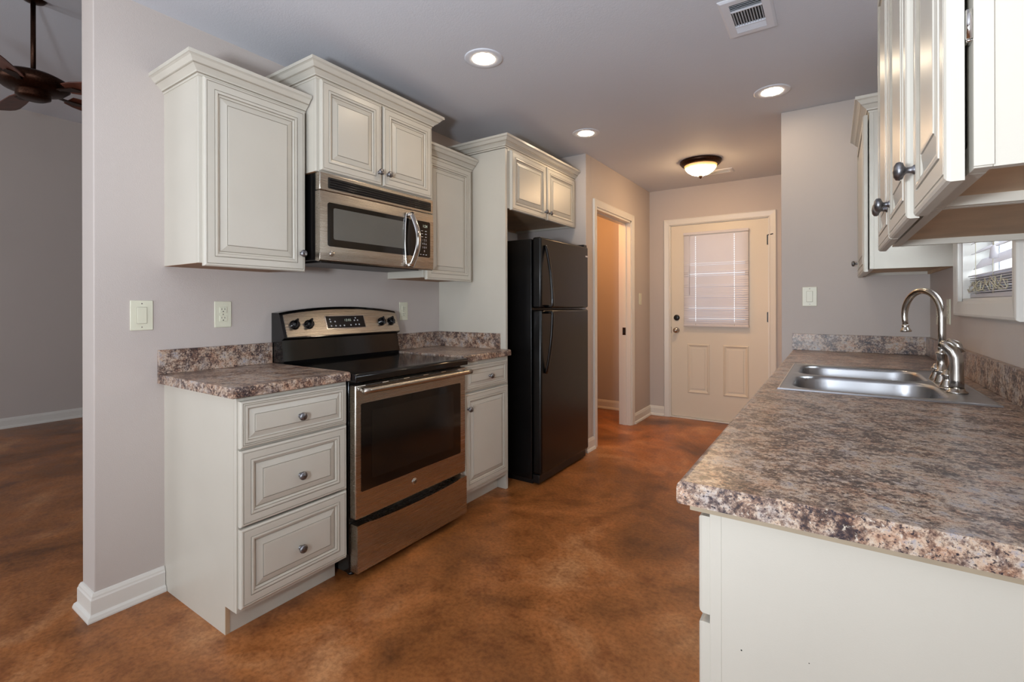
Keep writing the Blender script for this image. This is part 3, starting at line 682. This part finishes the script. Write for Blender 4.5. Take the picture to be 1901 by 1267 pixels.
def fh(mb, a, b):
    P = []; n = 20
    for k in range(n+1):
        t = k/n; P.append((GX+0.004+0.052*math.sin(PI/2*t)**0.8, GY0+0.055, a+(b-a)*t))
    P += [(GX+0.05, GY0+0.055, b+(0.004 if b > a else -0.004)), (GX+0.0, GY0+0.055, b+(0.003 if b > a else -0.003))]
    mb.tube(P, 1.0, m_blackgloss, 12, flat=(0.014, 0.010), side=(0, 1, 0))
on(fd1, 'handle', lambda mb: fh(mb, 1.600, 1.196)); on(fd2, 'handle', lambda mb: fh(mb, 0.745, 1.150))
on(fd1, 'badge', lambda mb: (mb.box(GX-0.001, GX+0.0015, GY1-0.055, GY1-0.012, 1.574, 1.586, m_chrome, 0.0005)), 'small silver name badge')

# ------------------------------------------------------------------ right run
RF = -0.168       # face frame front (faces -X)
XRB = 0.434
def right_base(y0, y1, label, doors, open_top=False):
    t = thing('base_cabinet', (0.13, (y0+y1)/2, 0), label, 'cabinet')
    base_carcass(t, RF, XR-0.002, y0, y1, 0.864, -1, open_top=open_top)
    if y0 < 1:
        for hx, hz, hr in ((-0.121, 0.655, 0.0013), (-0.03, 0.672, 0.0008)):
            on(t, 'nail_hole', lambda mb: mb.lathe((hx, y0+0.0002, hz), (0, -1, 0), [(hr, 0), (hr*0.8, 0.0006), (0, 0.0007)], m_duct, 8), 'small dark nail hole')
    n = doors; w = (y1-y0-0.02-(n-1)*0.008)/n
    for k in range(n):
        a = y0+0.010+k*(w+0.008)
        add_front(t, 'drawer', RF-0.020, a, a+w, 0.688, 0.850, -1, prof=PSMALL, knob=(a+w/2, 0.77))
        add_front(t, 'door', RF-0.020, a, a+w, 0.125, 0.674, -1, knob=((a+0.025 if (n > 1 and k) else a+w-0.025), 0.61))
    return t
right_base(0.830, 1.440, 'near cream base cabinet whose plain side faces the camera under the worktop', 1)
right_base(1.445, 2.800, 'hidden cream base cabinet with doors under the sink', 3, True)
right_base(2.805, 3.540, 'cream base cabinet against the stub wall at the far end of the sink run', 2)
# worktop with sink cut-out
SY0, SY1, SX0, SX1 = 1.862, 2.662, -0.150, 0.385
ct = thing('countertop', (0.13, 2.17, 0.866), 'long grey brown speckled worktop with the sink along the right wall', 'countertop')
def rtop(mb):
    P = counter_profile(-0.214, XRB+0.018, -1); ya, yb_ = 0.804, 3.5405; c0, c1 = SY0+0.02, SY1-0.02
    mb.prism([(x, ya, z) for x, z in P], (0, c0-ya, 0), m_granite); mb.prism([(x, c1, z) for x, z in P], (0, yb_-c1, 0), m_granite)
    Q = counter_profile(-0.214, SX0+0.02, -1); mb.prism([(x, c0, z) for x, z in Q], (0, c1-c0, 0), m_granite)
    mb.box(SX1-0.02, XRB+0.018, c0, c1, 0.876, 0.914, m_granite)
on(ct, 'top_slab', rtop)
on(ct, 'build_up_strip', lambda mb: mb.box(-0.195, XR-0.003, 0.814, 1.80, 0.8655, 0.8755, m_strip), 'tan raw wood strip')
on(ct, 'backsplash', lambda mb: mb.box(XRB, XR-0.0005, 0.804, 3.5405, 0.9145, 1.016, m_granite, 0.001))
on(ct, 'side_splash', lambda mb: mb.box(-0.214, XRB, 3.5215, 3.5405, 0.9145, 1.016, m_granite, 0.001))

# sink: rim plate bridged to two rounded bowls
sk = thing('kitchen_sink', (0.11, 2.26, 0.90), 'stainless steel double bowl sink set into the right worktop', 'sink')
def rrect(cx, cy, hx, hy, r, z, angs):
    out = []
    for a in angs:
        dx, dy = math.cos(a), math.sin(a)
        lo, hi = 0, 3
        for _ in range(28):
            m_ = (lo+hi)/2; qx, qy = abs(dx*m_)-(hx-r), abs(dy*m_)-(hy-r)
            sd = math.hypot(max(qx, 0), max(qy, 0))+min(max(qx, qy), 0)-r
            if sd > 0: hi = m_
            else: lo = m_
        out.append((cx+dx*lo, cy+dy*lo, z))
    return out
def bowl(mb, cy, hy, y0, y1, bx0=-0.118, bx1=0.290):
    cx = (bx0+bx1)/2; hx = (bx1-bx0)/2
    rect = [(SX0, y0), (SX1, y0), (SX1, y1), (SX0, y1)]
    cor = [math.atan2(p[1]-cy, p[0]-cx) % (2*PI) for p in rect]
    angs = sorted(set([2*PI*k/72 for k in range(72)]+cor)); zt = 0.9185; outer = []
    for a in angs:
        dx, dy = math.cos(a), math.sin(a); t = 9
        if dx > 1e-9: t = min(t, (SX1-cx)/dx)
        if dx < -1e-9: t = min(t, (SX0-cx)/dx)
        if dy > 1e-9: t = min(t, (y1-cy)/dy)
        if dy < -1e-9: t = min(t, (y0-cy)/dy)
        outer.append((cx+dx*t, cy+dy*t, zt))
    loops = [outer, rrect(cx, cy, hx+0.006, hy+0.006, 0.085, zt, angs), rrect(cx, cy, hx, hy, 0.08, zt-0.004, angs), rrect(cx, cy, hx-0.003, hy-0.003, 0.08, zt-0.014, angs), rrect(cx, cy, hx-0.010, hy-0.010, 0.075, zt-0.13, angs), rrect(cx, cy, hx-0.020, hy-0.020, 0.07, zt-0.155, angs), rrect(cx, cy, hx-0.045, hy-0.045, 0.06, zt-0.168, angs), rrect(cx, cy, 0.04, 0.04, 0.039, zt-0.172, angs), rrect(cx, cy, 0.036, 0.036, 0.035, zt-0.178, angs)]
    n = len(angs); pts = [p for l in loops for p in l]; fs = []
    for i in range(len(loops)-1):
        for k in range(n): fs.append((i*n+k, i*n+(k+1)%n, (i+1)*n+(k+1)%n, (i+1)*n+k))
    fs.append(tuple(range((len(loops)-1)*n, len(loops)*n)))
    mb.faces(pts, fs, m_sink, True)
ym = 2.262
def sinkm(mb):
    bowl(mb, (SY0+0.03+ym-0.012)/2, (ym-0.012-SY0-0.03)/2, SY0, ym); bowl(mb, (SY1-0.03+ym+0.012)/2, (SY1-0.03-ym-0.012)/2, ym, SY1)
    bmesh.ops.remove_doubles(mb.bm, verts=mb.bm.verts, dist=0.00005)
sb = on(sk, 'bowls', sinkm)
for p in sb.data.polygons: p.use_smooth = True
on(sk, 'rim', lambda mb: mb.sweep([(SX0, SY0), (SX1, SY0), (SX1, SY1), (SX0, SY1)], [(-0.001, 0.9185), (0.002, 0.9200), (0.006, 0.9190), (0.008, 0.9145), (-0.001, 0.9145)], m_sink, side=-1, closed=True))
for cy_ in (2.07, 2.45): on(sk, 'drain', lambda mb: mb.lathe((0.086, (SY0+0.03+ym-0.012)/2 if cy_ < 2.2 else (SY1-0.03+ym+0.012)/2, 0.741), (0, 0, 1), [(0.036, 0), (0.036, 0.004), (0.03, 0.003), (0.0, 0.001)], m_chrome, 24))

# faucet
ft = thing('faucet', (0.325, 2.24, 0.92), 'chrome high arc gooseneck faucet with two lever handles behind the sink', 'faucet')
fx, fy, fz = 0.318, 2.235, 0.9188
on(ft, 'base_plate', lambda mb: mb.prism([(fx+0.024*math.cos(a), fy+(0.115 if math.sin(a) > 0 else -0.115)+0.024*math.sin(a), fz) for a in [2*PI*k/24 for k in range(24)]], (0, 0, 0.007), m_nickel, 0.002))
on(ft, 'column', lambda mb: mb.lathe((fx, fy, fz+0.006), (0, 0, 1), [(0.024, 0), (0.023, 0.008), (0.017, 0.026), (0.015, 0.036), (0.0185, 0.038), (0.0185, 0.043), (0.0145, 0.045), (0.0145, 0.098), (0.018, 0.101), (0.018, 0.107), (0.013, 0.110), (0.013, 0.122), (0.0145, 0.124), (0.011, 0.128)], m_nickel, 28))
def spout(mb):
    th = math.radians(62); d = Vector((-math.cos(th), math.sin(th), 0)); R_ = 0.092
    P = [Vector((fx, fy, fz+0.12)), Vector((fx, fy, fz+0.18)), Vector((fx, fy, fz+0.235))]
    c = Vector((fx, fy, fz+0.240))+d*R_
    for k in range(25):
        a = PI-k*PI*1.06/24; P.append(c+d*R_*math.cos(a)+Vector((0, 0, R_*math.sin(a))))
    e = P[-1]; t = (P[-1]-P[-2]).normalized(); P.append(e+t*0.022)
    mb.tube(P, [0.0115]*(len(P)-6)+[0.0113, 0.011, 0.0105, 0.010, 0.0095, 0.009], m_nickel, 18)
    mb.lathe(P[-1]-t*0.002, t, [(0.010, 0), (0.0125, 0.003), (0.0105, 0.007), (0.0115, 0.012), (0.0175, 0.022), (0.0180, 0.027), (0.015, 0.028), (0, 0.026)], m_nickel, 24)
on(ft, 'spout', spout)
for sg in (-1, 1):
    def hd(mb, sg=sg):
        y = fy+sg*0.102
        mb.lathe((fx, y, fz+0.006), (0, 0, 1), [(0.023, 0), (0.022, 0.006), (0.016, 0.020), (0.013, 0.034), (0.017, 0.037), (0.017, 0.043), (0.012, 0.047), (0.009, 0.056), (0.0, 0.060)], m_nickel, 24)
        P = [Vector((fx, y, fz+0.048)), Vector((fx+0.006, y-0.004, fz+0.068)), Vector((fx+0.012, y-0.010, fz+0.092)), Vector((fx+0.016, y-0.014, fz+0.118))]
        mb.tube(P, [0.006, 0.0085, 0.0095, 0.006], m_nickel, 12, flat=(1.0, 0.6))
        mb.lathe(P[-1], (0, 0, 1), [(0.003, 0), (0.0095, 0.002), (0.0095, 0.006), (0.0, 0.009)], m_nickel, 16)
    on(ft, 'handle', hd)
# side sprayer
sp = thing('side_sprayer', (0.328, 2.055, 0.92), 'chrome side sprayer standing on the sink beside the faucet', 'sprayer')
sx_, sy_ = 0.328, 2.058
on(sp, 'collar', lambda mb: mb.lathe((sx_, sy_, 0.9187), (0, 0, 1), [(0.028, 0), (0.027, 0.004), (0.021, 0.008), (0.0195, 0.014), (0.0, 0.014)], m_nickel, 28))
def spr(mb):
    P = [Vector((sx_, sy_, 0.930)), Vector((sx_, sy_, 0.96)), Vector((sx_, sy_, 1.00)), Vector((sx_-0.001, sy_, 1.03)), Vector((sx_-0.008, sy_+0.004, 1.052)), Vector((sx_-0.022, sy_+0.010, 1.066)), Vector((sx_-0.038, sy_+0.016, 1.073))]
    mb.tube(P, [0.0185, 0.0175, 0.0165, 0.018, 0.019, 0.0165, 0.0135], m_nickel, 20)
    mb.tube([Vector((sx_+0.012, sy_-0.002, 1.048)), Vector((sx_+0.004, sy_+0.004, 1.075)), Vector((sx_-0.020, sy_+0.012, 1.086))], [0.008, 0.009, 0.006], m_nickel, 12, flat=(1, 0.6))
on(sp, 'spray_head', spr)

# ---- right wall cabinets
RU = 0.146        # face frame front
r1 = thing('wall_cabinet', (XR, 3.2, 1.37), 'far cream wall cabinet beside the sink window against the stub wall', 'cabinet')
upper_carcass(r1, RU, XR-0.001, 2.857, 3.540, 1.37, 2.13, -1)
add_front(r1, 'door', RU-0.024, 2.866, 3.500, 1.358, 2.112, -1, knob=(3.46, 1.44))
crown(r1, [(XR-0.001, 2.857), (RU, 2.857), (RU, 3.540)], 2.118, 1)
r2 = thing('wall_cabinet', (XR, 0.97, 1.37), 'nearest cream wall cabinet at the upper right with one door and visible hinge', 'cabinet')
upper_carcass(r2, RU, XR-0.001, 0.816, 1.124, 1.37, 2.13, -1)
d1 = add_front(r2, 'door', RU-0.026, 0.822, 1.116, 1.358, 2.112, -1, knob=(1.090, 1.437))
def hinge(mb, z):
    mb.box(RU-0.006, RU+0.004, 0.818, 0.832, z-0.020, z+0.020, m_chrome, 0.002); mb.tube([(RU-0.004, 0.814, z-0.018), (RU-0.004, 0.814, z+0.018)], 0.0035, m_chrome, 8)
    for q in (-0.012, 0.012): mb.lathe((RU+0.004, 0.817, z+q), (0, -1, 0), [(0.004, 0), (0.003, 0.003), (0, 0.003)], m_chrome, 10)
on(r2, 'hinge', lambda mb: hinge(mb, 1.55), 'chrome hinge')
on(r2, 'light_rail', lambda mb: mb.box(RU-0.0005, RU+0.018, 0.812, 0.8165, 1.372, 2.125, m_cream))
crown(r2, [(XR-0.001, 0.816), (RU, 0.816), (RU, 1.124)], 2.118, 1)
r3_ = thing('wall_cabinet', (XR, 1.48, 1.37), 'two door cream wall cabinet next to the nearest one on the right wall', 'cabinet')
upper_carcass(r3_, RU, XR-0.001, 1.127, 1.800, 1.37, 2.13, -1)
add_front(r3_, 'door', RU-0.034, 1.134, 1.460, 1.358, 2.112, -1, knob=(1.432, 1.437))
add_front(r3_, 'door', RU-0.034, 1.466, 1.792, 1.358, 2.112, -1, knob=(1.500, 1.437))
crown(r3_, [(RU, 1.127), (RU, 1.800), (XR-0.001, 1.800)], 2.118, 1)

# ------------------------------------------------------------------ switches and outlets
def plate(name, P, U, N, w, h, label, kind, cat):
    P, U, N = map(Vector, (P, U, N)); V = Vector((0, 0, 1)); t = thing(name, P, label, cat)
    def bx(mb, u0, u1, v0, v1, d0, d1, m, bev=0):
        pts = [P+U*a+V*b+N*d0 for a, b in ((u0, v0), (u1, v0), (u1, v1), (u0, v1))]; mb.prism(pts, N*(d1-d0), m, bev)
    on(t, 'cover_plate', lambda mb: (bx(mb, -w/2, w/2, -h/2, h/2, 0, 0.005, m_plate, 0.002), [mb.lathe(P+V*q+N*0.005, N, [(0.003, 0), (0.002, 0.0008), (0, 0.0008)], m_chrome, 10) for q in ((-0.048, 0.048) if kind == 'rocker' else (0,))]))
    if kind == 'rocker':
        def rk(mb): bx(mb, -0.0175, 0.0175, -0.034, 0.034, 0.004, 0.0055, m_glaze); bx(mb, -0.0165, 0.0165, -0.033, 0.033, 0.005, 0.0085, m_plate, 0.001)
        on(t, 'rocker', rk)
    else:
        for q in (-0.020, 0.020):
            def so(mb, q=q):
                bx(mb, -0.0165, 0.0165, q-0.014, q+0.014, 0.004, 0.007, m_plate, 0.0015)
                bx(mb, -0.0075, -0.0055, q, q+0.008, 0.0069, 0.0073, m_duct); bx(mb, 0.0055, 0.0075, q, q+0.008, 0.0069, 0.0073, m_duct)
                mb.lathe(P+V*(q-0.007)+N*0.0069, N, [(0.0025, 0), (0.0025, 0.0004), (0, 0.0004)], m_duct, 10)
            on(t, 'socket', so)
    return t
plate('light_switch', (XW, 0.790, 1.163), (0, 1, 0), (1, 0, 0), 0.079, 0.122, 'wide almond rocker light switch nearest the free end of the left wall', 'rocker', 'light switch')
plate('power_outlet', (XW, 1.105, 1.162), (0, 1, 0), (1, 0, 0), 0.074, 0.120, 'almond power outlet above the left worktop beside the range', 'outlet', 'outlet')
plate('power_outlet', (XW, 2.232, 1.163), (0, 1, 0), (1, 0, 0), 0.072, 0.118, 'almond power outlet on the wall right of the range control panel', 'outlet', 'outlet')
plate('light_switch', (XH, 4.905, 1.262), (0, 1, 0), (1, 0, 0), 0.075, 0.118, 'almond rocker light switch on the hall wall between pantry opening and entry door', 'rocker', 'light switch')
plate('light_switch', (-0.121, YS, 1.251), (1, 0, 0), (0, -1, 0), 0.078, 0.120, 'almond rocker light switch on the stub wall above the far end of the worktop', 'rocker', 'light switch')
plate('power_outlet', (XR, 3.285, 1.155), (0, 1, 0), (-1, 0, 0), 0.074, 0.120, 'almond outlet on the right wall near the corner, left of the faucet neck', 'outlet', 'outlet')
plate('power_outlet', (XR, 3.010, 1.165), (0, 1, 0), (-1, 0, 0), 0.074, 0.120, 'almond outlet on the right wall between faucet neck and window', 'outlet', 'outlet')

# ------------------------------------------------------------------ ceiling fittings
def can_light(loc, label, proto=None):
    if proto is None:
        t = thing('recessed_light', loc, label, 'ceiling light', 'recessed ceiling lights')
        x, y, z = loc
        on(t, 'trim_ring', lambda mb: mb.lathe((x, y, z), (0, 0, -1), [(0.096, -0.002), (0.096, 0.003), (0.090, 0.005), (0.060, 0.0045), (0.054, 0.002), (0.053, -0.006)], m_white, 48))
        on(t, 'lens', lambda mb: mb.lathe((x, y, z), (0, 0, -1), [(0.0535, 0.0), (0.045, 0.004), (0.028, 0.006), (0.0, 0.007)], m_lens, 36), 'glowing white lens')
        return t
    t = proto.copy(); COL.objects.link(t); t.location = loc; t['label'] = label
    for ch in proto.children:
        c = ch.copy(); COL.objects.link(c); c.parent = t
    return t
cl = can_light((-1.453, 1.922, ZC), 'lit recessed ceiling light above the range side, largest of the three')
can_light((-1.476, 3.170, ZC), 'lit recessed ceiling light in front of the refrigerator cabinet', cl)
can_light((-0.291, 3.155, ZC), 'lit recessed ceiling light near the stub wall on the sink side', cl)
fm = thing('flush_mount_light', (-0.945, 4.34, ZC), 'glowing amber bowl flush mount light with bronze rim in the hall', 'ceiling light')
on(fm, 'rim', lambda mb: mb.lathe((-0.945, 4.34, ZC), (0, 0, -1), [(0.168, 0), (0.170, 0.012), (0.158, 0.030), (0.140, 0.042), (0.132, 0.040), (0.132, 0.02)], m_bronze, 48))
on(fm, 'bowl_shade', lambda mb: mb.lathe((-0.945, 4.34, ZC), (0, 0, -1), [(0.134, 0.036), (0.126, 0.060), (0.104, 0.088), (0.072, 0.110), (0.036, 0.123), (0.0, 0.127)], m_dome, 48), 'glowing amber glass bowl')
on(fm, 'finial', lambda mb: mb.lathe((-0.945, 4.34, ZC-0.124), (0, 0, -1), [(0.012, 0), (0.018, 0.005), (0.010, 0.012), (0.012, 0.020), (0.0, 0.030)], m_bronze, 20))
def register(name, x0, x1, y0, y1, label, big):
    t = thing(name, ((x0+x1)/2, (y0+y1)/2, ZC), label, 'vent')
    b = 0.038 if big else 0.03; xi0, xi1, yi0, yi1 = x0+b, x1-b, y0+b, y1-b
    on(t, 'frame', lambda mb: mb.sweep([(x0, y0), (x1, y0), (x1, y1), (x0, y1)], [(0, 0), (0, -0.003), (0.010, -0.009), (b, -0.009), (b, 0)], m_white, O=(0, 0, ZC), side=1, closed=True))
    on(t, 'duct_backing', lambda mb: mb.box(xi0, xi1, yi0, yi1, ZC-0.0015, ZC-0.0005, m_duct), 'dark duct opening')
    def lv(mb):
        if big:
            yc0, yc1 = yi0+0.055, yi1-0.055
            for k in range(4):
                for s_, ya in ((1, yi1-0.006-k*0.012), (-1, yi0+0.006+k*0.012)):
                    mb.prism([(xi0, ya, ZC-0.010), (xi1, ya, ZC-0.010), (xi1, ya-s_*0.011, ZC-0.002), (xi0, ya-s_*0.011, ZC-0.002)], (0, 0, -0.001), m_white)
            n = 11
            for k in range(n):
                x = xi0+(xi1-xi0)*(k+0.5)/n
                mb.prism([(x-0.0012, yc0, ZC-0.010), (x-0.0012, yc1, ZC-0.010), (x+0.0012, yc1, ZC-0.003), (x+0.0012, yc0, ZC-0.003)], (0.0011, 0, 0), m_white)
            for y in (yc0, yc1): mb.box(xi0, xi1, y-0.003, y+0.003, ZC-0.011, ZC-0.001, m_white)
        else:
            for k in range(6):
                y = yi0+(yi1-yi0)*(k+0.5)/6
                mb.prism([(xi0, y-0.004, ZC-0.009), (xi1, y-0.004, ZC-0.009), (xi1, y+0.004, ZC-0.002), (xi0, y+0.004, ZC-0.002)], (0, 0, -0.001), m_white)
    on(t, 'louvers', lv)
register('air_vent', -0.394, -0.200, 2.105, 2.418, 'white louvered ceiling vent at the top of the kitchen', True)
register('air_vent', -1.00, -0.752, 4.70, 4.84, 'small white ceiling vent behind the hall light', False)

# ------------------------------------------------------------------ living room ceiling fan
FXc, FYc = -4.30, 0.86
fn = thing('ceiling_fan', (FXc, FYc, 3.2), 'dark bronze ceiling fan with wooden blades hanging in the living room', 'ceiling fan')
on(fn, 'canopy', lambda mb: mb.lathe((FXc, FYc, 3.235), (0, 0, -1), [(0.075, 0), (0.074, 0.03), (0.055, 0.055), (0.02, 0.066), (0, 0.066)], m_bronze, 28))
on(fn, 'downrod', lambda mb: mb.tube([(FXc, FYc, 3.18), (FXc, FYc, 2.70)], 0.013, m_bronze, 14))
on(fn, 'motor_housing', lambda mb: (mb.lathe((FXc, FYc, 2.72), (0, 0, -1), [(0.03, 0), (0.06, 0.012), (0.13, 0.024), (0.175, 0.048), (0.180, 0.085), (0.150, 0.115), (0.10, 0.130), (0.085, 0.135), (0.085, 0.165), (0.060, 0.180), (0, 0.182)], m_bronze, 36)))
for k in range(5):
    a = math.radians(292+72*k)+yaw; d = Vector((math.cos(a), math.sin(a), 0)); s_ = Vector((-math.sin(a), math.cos(a), 0)); c = Vector((FXc, FYc, 2.615))
    mb = MB(); tl = math.radians(-15)
    sv = s_*math.cos(tl)+Vector((0, 0, math.sin(tl)))
    out = [(0.20, 0.045), (0.26, 0.060), (0.45, 0.070), (0.60, 0.072), (0.65, 0.060), (0.67, 0.035)]
    P = [c+d*r_+sv*w for r_, w in out]+[c+d*r_-sv*w for r_, w in out[::-1]]
    mb.prism(P, (0, 0, 0.007), m_fanwood, 0.0015)
    bd = mb.build('blade', fn); bd['label'] = 'reddish brown wooden blade'
    on(bd, 'blade_bracket', lambda mb: mb.prism([c+d*0.07+s_*0.018-Vector((0,0,0.004)), c+d*0.17+s_*0.014-Vector((0,0,0.004)), c+d*0.26+s_*0.035-Vector((0,0,0.004)), c+d*0.29-Vector((0,0,0.004)), c+d*0.26-s_*0.035-Vector((0,0,0.004)), c+d*0.17-s_*0.014-Vector((0,0,0.004)), c+d*0.07-s_*0.018-Vector((0,0,0.004))], (0, 0, -0.006), m_bronze, 0.001))
